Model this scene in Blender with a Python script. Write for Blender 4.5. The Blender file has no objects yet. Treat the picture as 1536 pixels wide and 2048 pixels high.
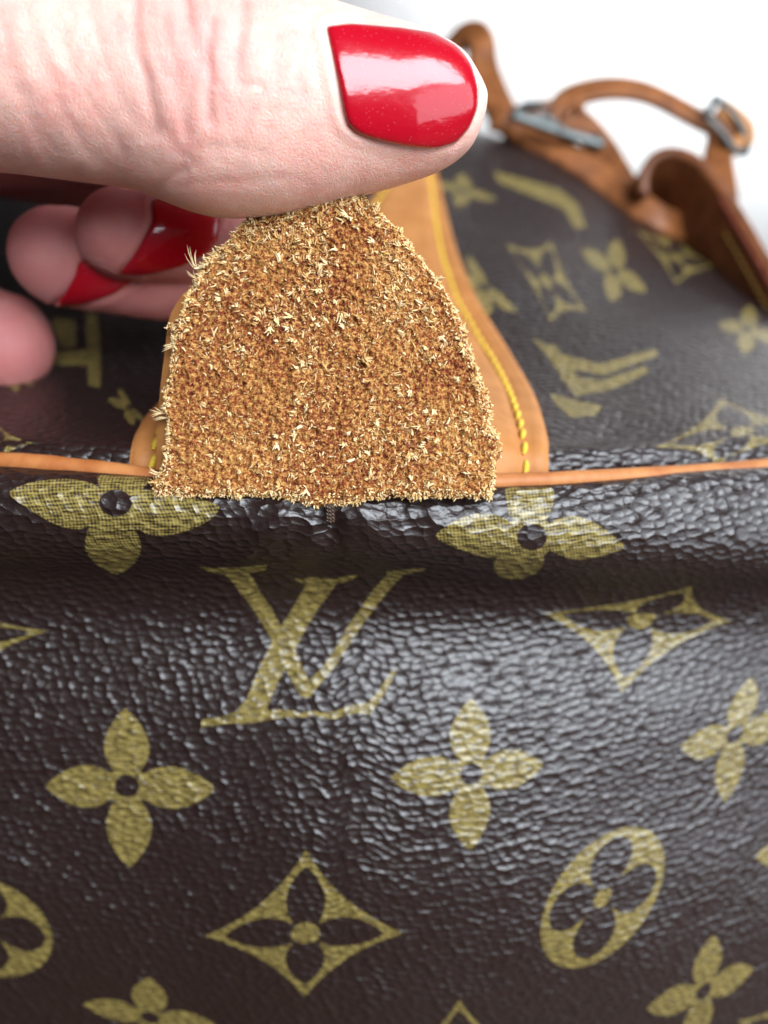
import bpy, math, random
import numpy as np
from mathutils import Vector, Matrix
from mathutils.bvhtree import BVHTree

random.seed(7)
RNG = np.random.default_rng(7)
MM = 0.001
scene = bpy.context.scene
COL = scene.collection

# ------------------------------------------------------------------ camera
PITCH = math.radians(40)
FOC = 1647.0                       # focal length in photograph pixels (1536 x 2048)
CAM = np.array([0.0, 0.0, 0.262])
RIGHT = np.array([1.0, 0.0, 0.0])
UP = np.array([0.0, math.sin(PITCH), math.cos(PITCH)])
FWD = np.array([0.0, math.cos(PITCH), -math.sin(PITCH)])
cam_d = bpy.data.cameras.new('camera')
cam_d.sensor_fit = 'HORIZONTAL'
cam_d.sensor_width = 36.0
cam_d.lens = 36.0 * FOC / 1536.0
cam_d.clip_start = 0.005
cam_d.clip_end = 50
cam_d.dof.use_dof = True
cam_d.dof.focus_distance = 0.0925
cam_d.dof.aperture_fstop = 15.5
cam = bpy.data.objects.new('camera', cam_d)
cam.location = CAM
cam.rotation_euler = (math.pi / 2 - PITCH, 0, 0)
COL.objects.link(cam)
scene.camera = cam

# ------------------------------------------------------------------ world, lamps, exposure
world = bpy.data.worlds.new('World')
scene.world = world
world.use_nodes = True
bg = world.node_tree.nodes['Background']
bg.inputs[0].default_value = (0.86, 0.92, 1.0, 1)
bg.inputs[1].default_value = 0.07
scene.view_settings.view_transform = 'Standard'
scene.view_settings.look = 'None'
scene.view_settings.exposure = 0.35
scene.view_settings.gamma = 1.0
scene.render.film_transparent = False


def area(name, loc, target, size, size_y, power, colour):
    l = bpy.data.lights.new(name, 'AREA')
    l.shape = 'RECTANGLE'
    l.size, l.size_y = size, size_y
    l.energy = power
    l.color = colour
    o = bpy.data.objects.new(name, l)
    o.location = loc
    o.rotation_euler = (Vector(target) - Vector(loc)).to_track_quat('-Z', 'Y').to_euler()
    COL.objects.link(o)
    return o


area('window_light', (0.47, -0.38, 1.02), (0.0, 0.08, 0.2), 1.20, 0.56, 27.0, (0.86, 0.93, 1.0))
area('side_window', (0.80, -0.28, 0.42), (0.0, 0.08, 0.17), 0.9, 0.55, 4.4, (0.80, 0.90, 1.0))
wall_fill = area('wall_fill_light', (0.60, 0.68, 0.55), (0.60, 1.13, -0.02), 1.2, 0.3, 9.0, (1.0, 0.99, 0.98))  # unseen lamp added to burn the wall behind to white
wall_fill.data.spread = math.radians(80)


# ------------------------------------------------------------------ maths helpers
def P(px, py, d):
    """photograph pixel + depth (mm) -> world point (m)"""
    px, py, d = np.broadcast_arrays(np.asarray(px, float), np.asarray(py, float), np.asarray(d, float))
    x = (px - 768.0) / FOC * d
    y = -(py - 1024.0) / FOC * d
    return CAM + MM * (x[..., None] * RIGHT + y[..., None] * UP + d[..., None] * FWD)


def proj(w):
    v = np.asarray(w) - CAM
    d = v @ FWD
    return 768 + FOC * (v @ RIGHT) / d, 1024 - FOC * (v @ UP) / d, d / MM


def spline(t, v, q):
    """natural cubic spline through (t, v[k, ...]) evaluated at q"""
    t = np.asarray(t, float)
    v = np.asarray(v, float)
    q = np.asarray(q, float)
    n = len(t)
    h = np.diff(t)
    A = np.eye(n)
    sh = (n,) + v.shape[1:]
    b = np.zeros(sh)
    hh = h.reshape((-1,) + (1,) * (v.ndim - 1))
    dv = np.diff(v, axis=0) / hh
    for i in range(1, n - 1):
        A[i, i - 1] = h[i - 1]
        A[i, i] = 2 * (h[i - 1] + h[i])
        A[i, i + 1] = h[i]
        b[i] = 6 * (dv[i] - dv[i - 1])
    m = np.linalg.solve(A, b.reshape(n, -1)).reshape(sh)
    k = np.clip(np.searchsorted(t, q) - 1, 0, n - 2)
    e = (slice(None),) + (None,) * (v.ndim - 1)
    hk = h[k][e]
    a = ((t[k + 1] - q)[e]) / hk
    c = ((q - t[k])[e]) / hk
    return a * v[k] + c * v[k + 1] + ((a ** 3 - a) * m[k] + (c ** 3 - c) * m[k + 1]) * hk ** 2 / 6


def resample(poly, n, closed=False):
    p = np.asarray(poly, float)
    if closed:
        p = np.vstack([p, p[:1]])
    s = np.r_[0, np.cumsum(np.linalg.norm(np.diff(p, axis=0), axis=1))]
    q = np.linspace(0, s[-1], n, endpoint=not closed)
    return np.stack([np.interp(q, s, p[:, k]) for k in range(p.shape[1])], 1)


def smooth_poly(poly, n, closed=False, k=3):
    p = resample(poly, n, closed)
    for _ in range(k):
        if closed:
            p = 0.25 * np.roll(p, 1, 0) + 0.5 * p + 0.25 * np.roll(p, -1, 0)
        else:
            p[1:-1] = 0.25 * p[:-2] + 0.5 * p[1:-1] + 0.25 * p[2:]
    return p


def curve3(pts, n):
    """smooth curve through (px, py, d [, extra...]) controls"""
    p = np.asarray(pts, float)
    s = np.r_[0, np.cumsum(np.linalg.norm(np.diff(p[:, :2], axis=0), axis=1) + 5)]
    return spline(s, p, np.linspace(0, s[-1], n))


def _hash(ix, iy, iz, seed):
    h = (ix.astype(np.int64) * 374761393 + iy.astype(np.int64) * 668265263 + iz.astype(np.int64) * 2147483647 + seed * 974711) & 0xFFFFFFFF
    h = ((h ^ (h >> 13)) * 1274126177) & 0xFFFFFFFF
    h = ((h ^ (h >> 16)) * 2246822519) & 0xFFFFFFFF
    return ((h ^ (h >> 15)) & 0xFFFFFF) / float(0xFFFFFF)


def vnoise(p, seed=0):
    p = np.asarray(p, float)
    i = np.floor(p).astype(np.int64)
    f = p - i
    f = f * f * f * (f * (f * 6 - 15) + 10)
    out = 0
    for dx in (0, 1):
        for dy in (0, 1):
            for dz in (0, 1):
                w = (f[..., 0] if dx else 1 - f[..., 0]) * (f[..., 1] if dy else 1 - f[..., 1]) * (f[..., 2] if dz else 1 - f[..., 2])
                out = out + w * _hash(i[..., 0] + dx, i[..., 1] + dy, i[..., 2] + dz, seed)
    return out * 2 - 1


def fbm(p, o=4, seed=0):
    r, a, s = 0, 0.5, 1.0
    for k in range(o):
        r = r + a * vnoise(np.asarray(p) * s, seed + k * 17)
        a *= 0.5
        s *= 2.03
    return r


def nrm(v):
    return v / np.maximum(np.linalg.norm(v, axis=-1, keepdims=True), 1e-12)


def grid_normals(G):
    du = np.gradient(G, axis=1)
    dv = np.gradient(G, axis=0)
    return nrm(np.cross(du, dv))


# ------------------------------------------------------------------ object helpers
WLOC = {}


def thing(name, label, cat, loc, group=None):
    o = bpy.data.objects.new(name, None)
    o.empty_display_size = 0.01
    COL.objects.link(o)
    o.location = loc
    WLOC[o.name] = np.array(loc, float)
    o['label'] = label
    o['category'] = cat
    if group:
        o['group'] = group
    return o


def link(name, me, parent=None, mat=None, label=None, kind=None, centre=True, smooth=True):
    o = bpy.data.objects.new(name, me)
    COL.objects.link(o)
    n = len(me.vertices)
    co = np.empty(n * 3)
    me.vertices.foreach_get('co', co)
    co = co.reshape(-1, 3)
    c = 0.5 * (co.min(0) + co.max(0)) if centre else np.zeros(3)
    me.vertices.foreach_set('co', (co - c).ravel())
    WLOC[o.name] = c
    if parent:
        o.parent = parent
        o.location = c - WLOC[parent.name]
    else:
        o.location = c
    if mat:
        me.materials.clear()
        me.materials.append(mat)
    if smooth:
        me.polygons.foreach_set('use_smooth', np.ones(len(me.polygons), bool))
    if label:
        o['label'] = label
    if kind:
        o['kind'] = kind
    me.update()
    return o


def mesh_from(name, V, faces):
    """V (n,3), faces: list of int arrays (m,k)"""
    me = bpy.data.meshes.new(name)
    V = np.asarray(V, float).reshape(-1, 3)
    me.vertices.add(len(V))
    me.vertices.foreach_set('co', V.ravel())
    loops = np.concatenate([f.ravel() for f in faces]).astype(np.int32)
    tot = np.concatenate([np.full(len(f), f.shape[1]) for f in faces]).astype(np.int32)
    start = np.r_[0, np.cumsum(tot)[:-1]].astype(np.int32)
    me.loops.add(len(loops))
    me.loops.foreach_set('vertex_index', loops)
    me.polygons.add(len(tot))
    me.polygons.foreach_set('loop_start', start)
    me.update(calc_edges=True)
    return me


def grid_faces(nr, nc, close_c=False, close_r=False, off=0):
    i = np.arange(nr if close_r else nr - 1)
    j = np.arange(nc if close_c else nc - 1)
    I, J = np.meshgrid(i, j, indexing='ij')
    I2, J2 = (I + 1) % nr, (J + 1) % nc
    return np.stack([I * nc + J, I * nc + J2, I2 * nc + J2, I2 * nc + J], -1).reshape(-1, 4) + off


def set_attr(me, name, arr, kind='FLOAT'):
    a = me.attributes.new(name, kind, 'POINT')
    a.data.foreach_set('value' if kind == 'FLOAT' else 'vector', np.asarray(arr, np.float32).ravel())


def tube_mesh(name, pts, rad, sides=16, sec=None, up=None, cap=True):
    """tube along pts (n,3) m; rad scalar/array (m); optional section (sides,2); up: width axis per point"""
    pts = np.asarray(pts)
    n = len(pts)
    t = nrm(np.gradient(pts, axis=0))
    if up is None:
        up = np.tile(np.array([0.0, 0.0, 1.0]), (n, 1))
    up = np.broadcast_to(np.asarray(up, float), (n, 3))
    a = nrm(up - (up * t).sum(1, keepdims=True) * t)
    b = np.cross(t, a)
    if sec is None:
        th = np.linspace(0, 2 * np.pi, sides, endpoint=False)
        sec = np.stack([np.cos(th), np.sin(th)], 1)
    k = len(sec)
    rad = np.broadcast_to(np.asarray(rad, float), (n,))
    V = pts[:, None] + rad[:, None, None] * (sec[None, :, 0, None] * a[:, None] + sec[None, :, 1, None] * b[:, None])
    V = V.reshape(-1, 3)
    F = [grid_faces(n, k, close_c=True)]
    if cap:
        V = np.vstack([V, pts[:1], pts[-1:]])
        j = np.arange(k)
        F.append(np.stack([np.full(k, n * k), (j + 1) % k, j], 1))
        F.append(np.stack([np.full(k, n * k + 1), (n - 1) * k + j, (n - 1) * k + (j + 1) % k], 1))
    return mesh_from(name, V, F)


def rect_sec(w, t, n=6, r=0.35):
    """rounded rectangle section, half width w, half thickness t, radius r*t.. units as given"""
    rr = min(w, t) * r * 2
    out = []
    for cx, cy, a0 in ((w - rr, t - rr, 0), (-w + rr, t - rr, 90), (-w + rr, -t + rr, 180), (w - rr, -t + rr, 270)):
        for k in range(n):
            a = math.radians(a0 + 90 * k / (n - 1))
            out.append((cx + rr * math.cos(a), cy + rr * math.sin(a)))
    return np.array(out)


# ------------------------------------------------------------------ node helpers
class NT:
    def __init__(s, name):
        s.m = bpy.data.materials.new(name)
        s.m.use_nodes = True
        s.t = s.m.node_tree
        s.b = s.t.nodes['Principled BSDF']

    def n(s, typ, **kw):
        nd = s.t.nodes.new(typ)
        ins = kw.pop('ins', {})
        for k, v in kw.items():
            setattr(nd, k, v)
        for k, v in ins.items():
            s.put(nd.inputs[k], v)
        return nd

    def put(s, sock, v):
        if isinstance(v, bpy.types.NodeSocket):
            s.t.links.new(v, sock)
        else:
            sock.default_value = v

    def math(s, op, a, b=0.0, c=0.0):
        nd = s.n('ShaderNodeMath', operation=op)
        s.put(nd.inputs[0], a)
        s.put(nd.inputs[1], b)
        s.put(nd.inputs[2], c)
        return nd.outputs[0]

    def mix(s, fac, a, b):
        nd = s.n('ShaderNodeMix', data_type='RGBA')
        s.put(nd.inputs[0], fac)
        s.put(nd.inputs[6], a)
        s.put(nd.inputs[7], b)
        return nd.outputs[2]

    def step(s, v, a, b, lo=0.0, hi=1.0):
        nd = s.n('ShaderNodeMapRange', interpolation_type='SMOOTHSTEP')
        for k, x in zip((0, 1, 2, 3, 4), (v, a, b, lo, hi)):
            s.put(nd.inputs[k], x)
        return nd.outputs[0]

    def noise(s, vec, scale, detail=3.0, rough=0.55, dim='3D'):
        nd = s.n('ShaderNodeTexNoise', noise_dimensions=dim)
        s.put(nd.inputs['Vector'], vec)
        nd.inputs['Scale'].default_value = scale
        nd.inputs['Detail'].default_value = detail
        nd.inputs['Roughness'].default_value = rough
        return nd.outputs[0]

    def vmul(s, v, x):
        nd = s.n('ShaderNodeVectorMath', operation='MULTIPLY')
        s.put(nd.inputs[0], v)
        nd.inputs[1].default_value = x
        return nd.outputs[0]

    def vadd(s, v, x):
        nd = s.n('ShaderNodeVectorMath', operation='ADD')
        s.put(nd.inputs[0], v)
        s.put(nd.inputs[1], x)
        return nd.outputs[0]

    def bump(s, h, dist, strength=1.0, prev=None):
        nd = s.n('ShaderNodeBump')
        nd.inputs['Strength'].default_value = strength
        nd.inputs['Distance'].default_value = dist
        s.put(nd.inputs['Height'], h)
        if prev is not None:
            s.put(nd.inputs['Normal'], prev)
        return nd.outputs[0]

    def mm(s):
        tc = s.n('ShaderNodeTexCoord')
        return s.vmul(tc.outputs['Object'], (1000, 1000, 1000))

    def attr(s, name):
        return s.n('ShaderNodeAttribute', attribute_name=name)

    def set(s, **kw):
        for k, v in kw.items():
            s.put(s.b.inputs[k.replace('_', ' ')], v)


def mat_canvas():
    m = NT('coated_canvas')
    uv = m.attr('uvmm').outputs['Vector']
    sd = m.attr('motif').outputs['Fac']
    wn = m.n('ShaderNodeTexNoise', ins={'Vector': uv, 'Scale': 0.42, 'Detail': 2.0})
    warp = m.vmul(m.vadd(wn.outputs['Color'], (-0.5, -0.5, -0.5)), (1.3, 0.8, 0))
    w = m.vadd(uv, warp)
    rot = m.n('ShaderNodeMapping', ins={'Vector': w, 'Rotation': (0, 0, math.radians(-12)), 'Scale': (0.60, 0.94, 1.0)})
    vo = m.n('ShaderNodeTexVoronoi', feature='SMOOTH_F1', voronoi_dimensions='2D', ins={'Vector': rot.outputs[0], 'Scale': 1.0, 'Smoothness': 0.12, 'Randomness': 0.72})
    rot2 = m.n('ShaderNodeMapping', ins={'Vector': w, 'Rotation': (0, 0, math.radians(-20)), 'Scale': (1.15, 2.1, 1.0)})
    vo2 = m.n('ShaderNodeTexVoronoi', feature='SMOOTH_F1', voronoi_dimensions='2D', ins={'Vector': rot2.outputs[0], 'Scale': 1.0, 'Smoothness': 0.4})
    big = m.noise(uv, 0.11, 2.0)
    sq = m.math('POWER', vo.outputs['Distance'], 2.0)
    sq2 = m.math('POWER', vo2.outputs['Distance'], 2.0)
    hgt = m.math('ADD', m.math('MULTIPLY', sq, -2.0), m.math('MULTIPLY', sq2, -0.30))
    hgt = m.math('ADD', hgt, m.math('MULTIPLY', m.noise(uv, 2.6, 2.0), 0.07))
    amp = m.step(big, 0.2, 0.75, 0.55, 1.0)
    hgt = m.math('MULTIPLY', hgt, amp)
    # print: woven halftone inside the motif
    dotm = m.n('ShaderNodeMapping', ins={'Vector': uv, 'Rotation': (0, 0, math.radians(38))})
    sep = m.n('ShaderNodeSeparateXYZ', ins={'Vector': dotm.outputs[0]})
    K = 2 * math.pi / 0.62
    dots = m.math('MULTIPLY', m.math('SINE', m.math('MULTIPLY', sep.outputs[0], K)), m.math('SINE', m.math('MULTIPLY', sep.outputs[1], K)))
    slub = m.n('ShaderNodeMapping', ins={'Vector': uv, 'Rotation': (0, 0, math.radians(-25)), 'Scale': (0.7, 2.6, 1)})
    sl = m.noise(slub.outputs[0], 1.0, 3.0)
    ink = m.step(m.math('ADD', m.math('MULTIPLY', dots, 0.55), m.math('MULTIPLY', m.math('SUBTRACT', sl, 0.5), 3.0)), -0.62, 0.50, 0.06, 1.0)
    edge = m.math('ADD', sd, m.math('MULTIPLY', m.math('SUBTRACT', m.noise(uv, 2.2, 2.0), 0.5), 0.16))
    inside = m.step(edge, 0.10, -0.10)
    gold = m.mix(sl, (0.175, 0.122, 0.022, 1), (0.31, 0.24, 0.072, 1))
    brown = m.mix(m.noise(uv, 0.5, 2.0), (0.0125, 0.0058, 0.0050, 1), (0.018, 0.0085, 0.0072, 1))
    col = m.mix(m.math('MULTIPLY', inside, ink), brown, gold)
    m.set(Base_Color=col, Roughness=m.step(m.noise(uv, 1.3, 2.0), 0.3, 0.7, 0.31, 0.42), Specular_IOR_Level=0.66,
          Normal=m.bump(hgt, 0.00026, 1.0))
    return m.m


def mat_leather(name, a, b, rough=0.5):
    m = NT(name)
    p = m.mm()
    n1 = m.noise(p, 0.22, 4.0)
    n2 = m.noise(p, 3.2, 3.0)
    vo = m.n('ShaderNodeTexVoronoi', feature='F1', ins={'Vector': p, 'Scale': 2.6})
    h = m.math('ADD', m.math('MULTIPLY', n2, 0.7), m.math('MULTIPLY', vo.outputs['Distance'], 0.35))
    col = m.mix(m.step(n1, 0.3, 0.7), a, b)
    spots = m.step(m.noise(p, 0.9, 4.0, 0.7), 0.58, 0.78, 0.0, 0.45)
    col = m.mix(spots, col, tuple(0.5 * x for x in b[:3]) + (1,))
    m.set(Base_Color=col, Roughness=rough, Specular_IOR_Level=0.28, Normal=m.bump(h, 0.00009, 0.42))
    return m.m


def mat_suede(edge=False):
    m = NT('raw_suede')
    p = m.attr('tabmm').outputs['Vector']
    n1 = m.noise(p, 1.9, 5.0, 0.65)
    n2 = m.noise(p, 4.2, 3.0, 0.6)
    n3 = m.noise(p, 0.12, 2.0)
    v = m.math('ADD', m.math('MULTIPLY', n1, 0.62), m.math('MULTIPLY', n2, 0.45))
    v = m.math('ADD', v, m.math('MULTIPLY', m.math('SUBTRACT', n3, 0.5), 0.12))
    cr = m.n('ShaderNodeValToRGB')
    m.put(cr.inputs[0], v)
    e = cr.color_ramp.elements
    e[0].position, e[0].color = 0.40, (0.075, 0.012, 0.008, 1)
    e[1].position, e[1].color = 0.78, (0.70, 0.42, 0.17, 1)
    for pos, c in ((0.475, (0.17, 0.035, 0.015, 1)), (0.535, (0.33, 0.11, 0.03, 1)), (0.615, (0.55, 0.30, 0.09, 1))):
        x = e.new(pos)
        x.color = c
    m.set(Base_Color=cr.outputs[0], Roughness=0.95, Specular_IOR_Level=0.15,
          Normal=m.bump(v, 0.0009, 0.9))
    return m.m


def mat_fibre():
    m = NT('suede_fibre')
    t = m.attr('tone').outputs['Fac']
    cr = m.n('ShaderNodeValToRGB')
    m.put(cr.inputs[0], t)
    e = cr.color_ramp.elements
    e[0].position, e[0].color = 0.0, (0.33, 0.13, 0.04, 1)
    e[1].position, e[1].color = 1.0, (0.86, 0.68, 0.40, 1)
    x = e.new(0.45)
    x.color = (0.66, 0.40, 0.14, 1)
    m.set(Base_Color=cr.outputs[0], Roughness=0.85, Specular_IOR_Level=0.2)
    return m.m


def mat_skin():
    m = NT('skin')
    p = m.mm()
    n1 = m.noise(p, 0.16, 4.0, 0.6)
    n2 = m.noise(p, 0.9, 3.0, 0.6)
    pink = m.attr('flush_shade').outputs['Fac']
    col = m.mix(m.step(n1, 0.35, 0.7), (0.80, 0.48, 0.40, 1), (0.75, 0.38, 0.32, 1))
    col = m.mix(m.step(n2, 0.45, 0.75, 0.0, 0.35), col, (0.80, 0.60, 0.50, 1))
    col = m.mix(pink, col, (0.52, 0.16, 0.16, 1))
    wn = m.n('ShaderNodeTexNoise', ins={'Vector': p, 'Scale': 0.8, 'Detail': 2.0})
    w = m.vadd(p, m.vmul(m.vadd(wn.outputs['Color'], (-0.5, -0.5, -0.5)), (1.2, 1.2, 1.2)))
    mp = m.n('ShaderNodeMapping', ins={'Vector': w, 'Rotation': (0, math.radians(35), math.radians(20)), 'Scale': (3.4, 1.2, 2.0)})
    vo = m.n('ShaderNodeTexVoronoi', feature='DISTANCE_TO_EDGE', ins={'Vector': mp.outputs[0], 'Scale': 1.0})
    vo2 = m.n('ShaderNodeTexVoronoi', feature='DISTANCE_TO_EDGE', ins={'Vector': w, 'Scale': 3.1})
    h = m.math('ADD', m.step(vo.outputs['Distance'], 0.0, 0.22), m.math('MULTIPLY', m.step(vo2.outputs['Distance'], 0.0, 0.2), 0.55))
    h = m.math('ADD', h, m.math('MULTIPLY', m.noise(p, 6.0, 2.0), 0.5))
    m.set(Base_Color=col, Roughness=0.42, Specular_IOR_Level=0.45, Subsurface_Weight=0.8, Subsurface_Radius=(1.0, 0.36, 0.22),
          Subsurface_Scale=0.0011, Normal=m.bump(h, 0.00009, 0.42))
    return m.m


def mat_nail():
    m = NT('red_nail_polish')
    p = m.mm()
    n = m.noise(p, 0.35, 3.0)
    vo = m.n('ShaderNodeTexVoronoi', feature='F1', ins={'Vector': p, 'Scale': 2.4})
    fleck = m.step(vo.outputs['Distance'], 0.16, 0.05)
    col = m.mix(m.math('MULTIPLY', fleck, 0.5), (0.37, 0.001, 0.010, 1), (0.60, 0.18, 0.24, 1))
    mp = m.n('ShaderNodeMapping', ins={'Vector': p, 'Scale': (0.25, 0.8, 0.8)})
    h = m.math('ADD', m.noise(mp.outputs[0], 1.0, 3.0), m.math('MULTIPLY', n, 1.2))
    m.set(Base_Color=col, Roughness=0.22, Coat_Weight=1.0, Coat_Roughness=0.13, Coat_IOR=1.42, Specular_IOR_Level=0.25, Normal=m.bump(h, 0.00009, 0.42))
    m.put(m.b.inputs['Coat Normal'], m.bump(h, 0.00008, 0.6))
    return m.m


def mat_thread(name, c1, c2):
    m = NT(name)
    p = m.mm()
    wv = m.n('ShaderNodeTexWave', wave_type='BANDS', bands_direction='DIAGONAL', ins={'Vector': p, 'Scale': 1.1, 'Distortion': 1.0})
    m.set(Base_Color=m.mix(wv.outputs['Fac'], c1, c2), Roughness=0.45, Normal=m.bump(wv.outputs['Fac'], 0.00012, 0.8))
    return m.m


def mat_metal():
    m = NT('aged_metal')
    p = m.mm()
    n = m.noise(p, 0.5, 4.0)
    m.set(Base_Color=m.mix(n, (0.05, 0.055, 0.055, 1), (0.13, 0.14, 0.135, 1)), Metallic=0.9, Roughness=m.step(n, 0.3, 0.7, 0.42, 0.6))
    return m.m


def mat_white(name, c):
    m = NT(name)
    p = m.mm()
    n = m.noise(p, 0.02, 4.0)
    m.set(Base_Color=m.mix(n, c, tuple(0.97 * x for x in c[:3]) + (1,)), Roughness=0.6, Normal=m.bump(m.noise(p, 0.6, 3.0), 0.0001, 0.4))
    return m.m


M_CANVAS = mat_canvas()
M_TAN = mat_leather('tan_leather', (0.44, 0.185, 0.055, 1), (0.36, 0.14, 0.038, 1), 0.55)
M_PIPE = mat_leather('piping_leather', (0.44, 0.175, 0.055, 1), (0.31, 0.095, 0.025, 1), 0.5)
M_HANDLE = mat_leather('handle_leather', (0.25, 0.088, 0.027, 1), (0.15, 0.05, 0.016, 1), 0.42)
M_HANDLESHADE = mat_leather('shaded_handle_leather', (0.17, 0.055, 0.018, 1), (0.10, 0.032, 0.011, 1), 0.45)  # handle leather darkened to stand in for the shade on its face
M_RIM = mat_leather('edge_dye', (0.30, 0.085, 0.055, 1), (0.24, 0.06, 0.04, 1), 0.28)
M_SUEDE = mat_suede()
M_FIBRE = mat_fibre()
M_SKIN = mat_skin()
M_NAIL = mat_nail()
M_THREAD = mat_thread('yellow_thread', (0.62, 0.38, 0.02, 1), (0.78, 0.55, 0.06, 1))
M_DULLTHREAD = mat_thread('dull_yellow_thread', (0.26, 0.14, 0.02, 1), (0.36, 0.22, 0.04, 1))  # darker yellow for the handle stitches
M_DARKTHREAD = mat_thread('brown_thread', (0.035, 0.016, 0.009, 1), (0.055, 0.027, 0.014, 1))
M_METAL = mat_metal()
M_TABLE = mat_leather('dark_wood', (0.10, 0.055, 0.03, 1), (0.06, 0.032, 0.018, 1), 0.45)
M_WALL = mat_white('white_wall', (0.90, 0.90, 0.90, 1))
M_DARKWALL = mat_white('dark_wall', (0.045, 0.042, 0.04, 1))

# ------------------------------------------------------------------ setting
def box_mesh(name, x0, x1, y0, y1, z0, z1):
    V = [(x, y, z) for z in (z0, z1) for y in (y0, y1) for x in (x0, x1)]
    F = np.array([(0, 2, 3, 1), (4, 5, 7, 6), (0, 1, 5, 4), (2, 6, 7, 3), (0, 4, 6, 2), (1, 3, 7, 5)])
    return mesh_from(name, V, [F])


link('tabletop', box_mesh('tabletop', -0.8, 0.8, -0.5, 0.36, -0.03, 0.0), None, M_TABLE, kind='structure', smooth=False)
link('wall', box_mesh('wall', -0.16, 1.9, 1.13, 1.18, -0.8, 1.6), None, M_WALL, kind='structure', smooth=False)
link('added_dark_wall', box_mesh('added_dark_wall', -1.9, -0.16, 1.16, 1.20, -0.8, 1.6), None, M_DARKWALL, kind='structure', smooth=False)  # added out of view so the canvas at left reflects dark

BAG = thing('handbag', 'dark brown monogram canvas handbag with tan leather trim', 'handbag', (0.0, 0.14, 0.0))


# ------------------------------------------------------------------ canvas panels
class Panel:
    def __init__(s, ctrl, nr, nc, relief=None):
        """ctrl (rows, cols, 3) of (px, py, d) ; spline surface through the unprojected points"""
        ctrl = np.asarray(ctrl, float)
        C = P(ctrl[..., 0], ctrl[..., 1], ctrl[..., 2]) if ctrl.shape[-1] == 3 else ctrl
        s.build(C, nr, nc, relief)

    def build(s, C, nr, nc, relief):
        R, K = C.shape[:2]
        st = np.r_[0, np.cumsum(np.linalg.norm(np.diff(C, axis=0), axis=2).mean(1))]
        A = spline(st, C, np.linspace(0, st[-1], nr))
        sc = np.r_[0, np.cumsum(np.linalg.norm(np.diff(A, axis=1), axis=2).mean(0))]
        G = spline(sc, A.transpose(1, 0, 2), np.linspace(0, sc[-1], nc)).transpose(1, 0, 2)
        s.G = G
        s.measure()
        if relief is not None:
            s.G = G + relief(s)[..., None] * s.N
            s.measure()

    def measure(s):
        G = s.G
        s.N = grid_normals(G)
        view = nrm(CAM - G)
        if (s.N * view).sum(-1)[:120].mean() < 0:
            s.N = -s.N
        nr, nc = G.shape[:2]
        v = np.zeros((nr, nc))
        v[1:] = np.cumsum(np.linalg.norm(np.diff(G, axis=0), axis=2), axis=0)
        u = np.zeros((nr, nc))
        u[:, 1:] = np.cumsum(np.linalg.norm(np.diff(G, axis=1), axis=2), axis=1)
        u = u - u[:, nc // 2:nc // 2 + 1]
        s.UV = np.stack([u, -v], -1) / MM
        s.px, s.py, s.d = proj(G)
        s.vis = (s.N * view_dir(G)).sum(-1) > 0.0

    def locate(s, x, y):
        """pixel -> fractional grid index of the nearest visible spot"""
        st = 3
        a, b = s.px[::st, ::st], s.py[::st, ::st]
        cost = (a - x) ** 2 + (b - y) ** 2 + np.where(s.vis[::st, ::st], 0, 1e7) + s.d[::st, ::st] * 0.02
        k = int(np.argmin(cost))
        fi, fj = (k // a.shape[1]) * st, (k % a.shape[1]) * st
        nr, nc = s.px.shape
        fi, fj = float(min(max(fi, 1), nr - 2)), float(min(max(fj, 1), nc - 2))
        for _ in range(4):
            i, j = int(round(fi)), int(round(fj))
            i, j = min(max(i, 1), nr - 2), min(max(j, 1), nc - 2)
            J = np.array([[(s.px[i + 1, j] - s.px[i - 1, j]) / 2, (s.px[i, j + 1] - s.px[i, j - 1]) / 2],
                          [(s.py[i + 1, j] - s.py[i - 1, j]) / 2, (s.py[i, j + 1] - s.py[i, j - 1]) / 2]])
            r = np.array([x - s.px[i, j], y - s.py[i, j]])
            try:
                dl = np.linalg.solve(J, r)
            except np.linalg.LinAlgError:
                break
            dl = np.clip(dl, -4, 4)
            fi, fj = i + dl[0], j + dl[1]
            fi, fj = min(max(fi, 0), nr - 1.001), min(max(fj, 0), nc - 1.001)
        return fi, fj

    def ev(s, A, fi, fj):
        i, j = int(fi), int(fj)
        a, b = fi - i, fj - j
        return A[i, j] * (1 - a) * (1 - b) + A[i + 1, j] * a * (1 - b) + A[i, j + 1] * (1 - a) * b + A[i + 1, j + 1] * a * b

    def uv_at(s, x, y):
        return s.ev(s.UV, *s.locate(x, y))

    def pos_at(s, x, y):
        f = s.locate(x, y)
        return s.ev(s.G, *f), nrm(s.ev(s.N, *f))


def view_dir(G):
    return nrm(CAM - G)


def poly_sdf(pts, poly):
    """signed distance of pts (n,2) to a closed polygon (negative inside)"""
    a = poly
    b = np.roll(poly, -1, 0)
    d2 = np.full(len(pts), 1e9)
    ins = np.zeros(len(pts), bool)
    for p, q in zip(a, b):
        e = q - p
        w = pts - p
        t = np.clip((w @ e) / max(e @ e, 1e-12), 0, 1)
        d2 = np.minimum(d2, ((w - t[:, None] * e) ** 2).sum(1))
        c = (p[1] > pts[:, 1]) != (q[1] > pts[:, 1])
        with np.errstate(divide='ignore', invalid='ignore'):
            xx = p[0] + (pts[:, 1] - p[1]) * e[0] / e[1]
        ins ^= c & (pts[:, 0] < xx)
    d = np.sqrt(d2)
    return np.where(ins, -d, d)


def petal(base, tip, half, peak=0.5, n=10, blunt=1.0):
    """leaf outline along +x from base to tip"""
    t = np.linspace(0, 1, n)
    w = half * np.sin(np.pi * t ** (math.log(0.5) / math.log(peak))) ** blunt
    x = base + (tip - base) * t
    return np.r_[np.stack([x, w], 1), np.stack([x[-2:0:-1], -w[-2:0:-1]], 1)]


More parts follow.
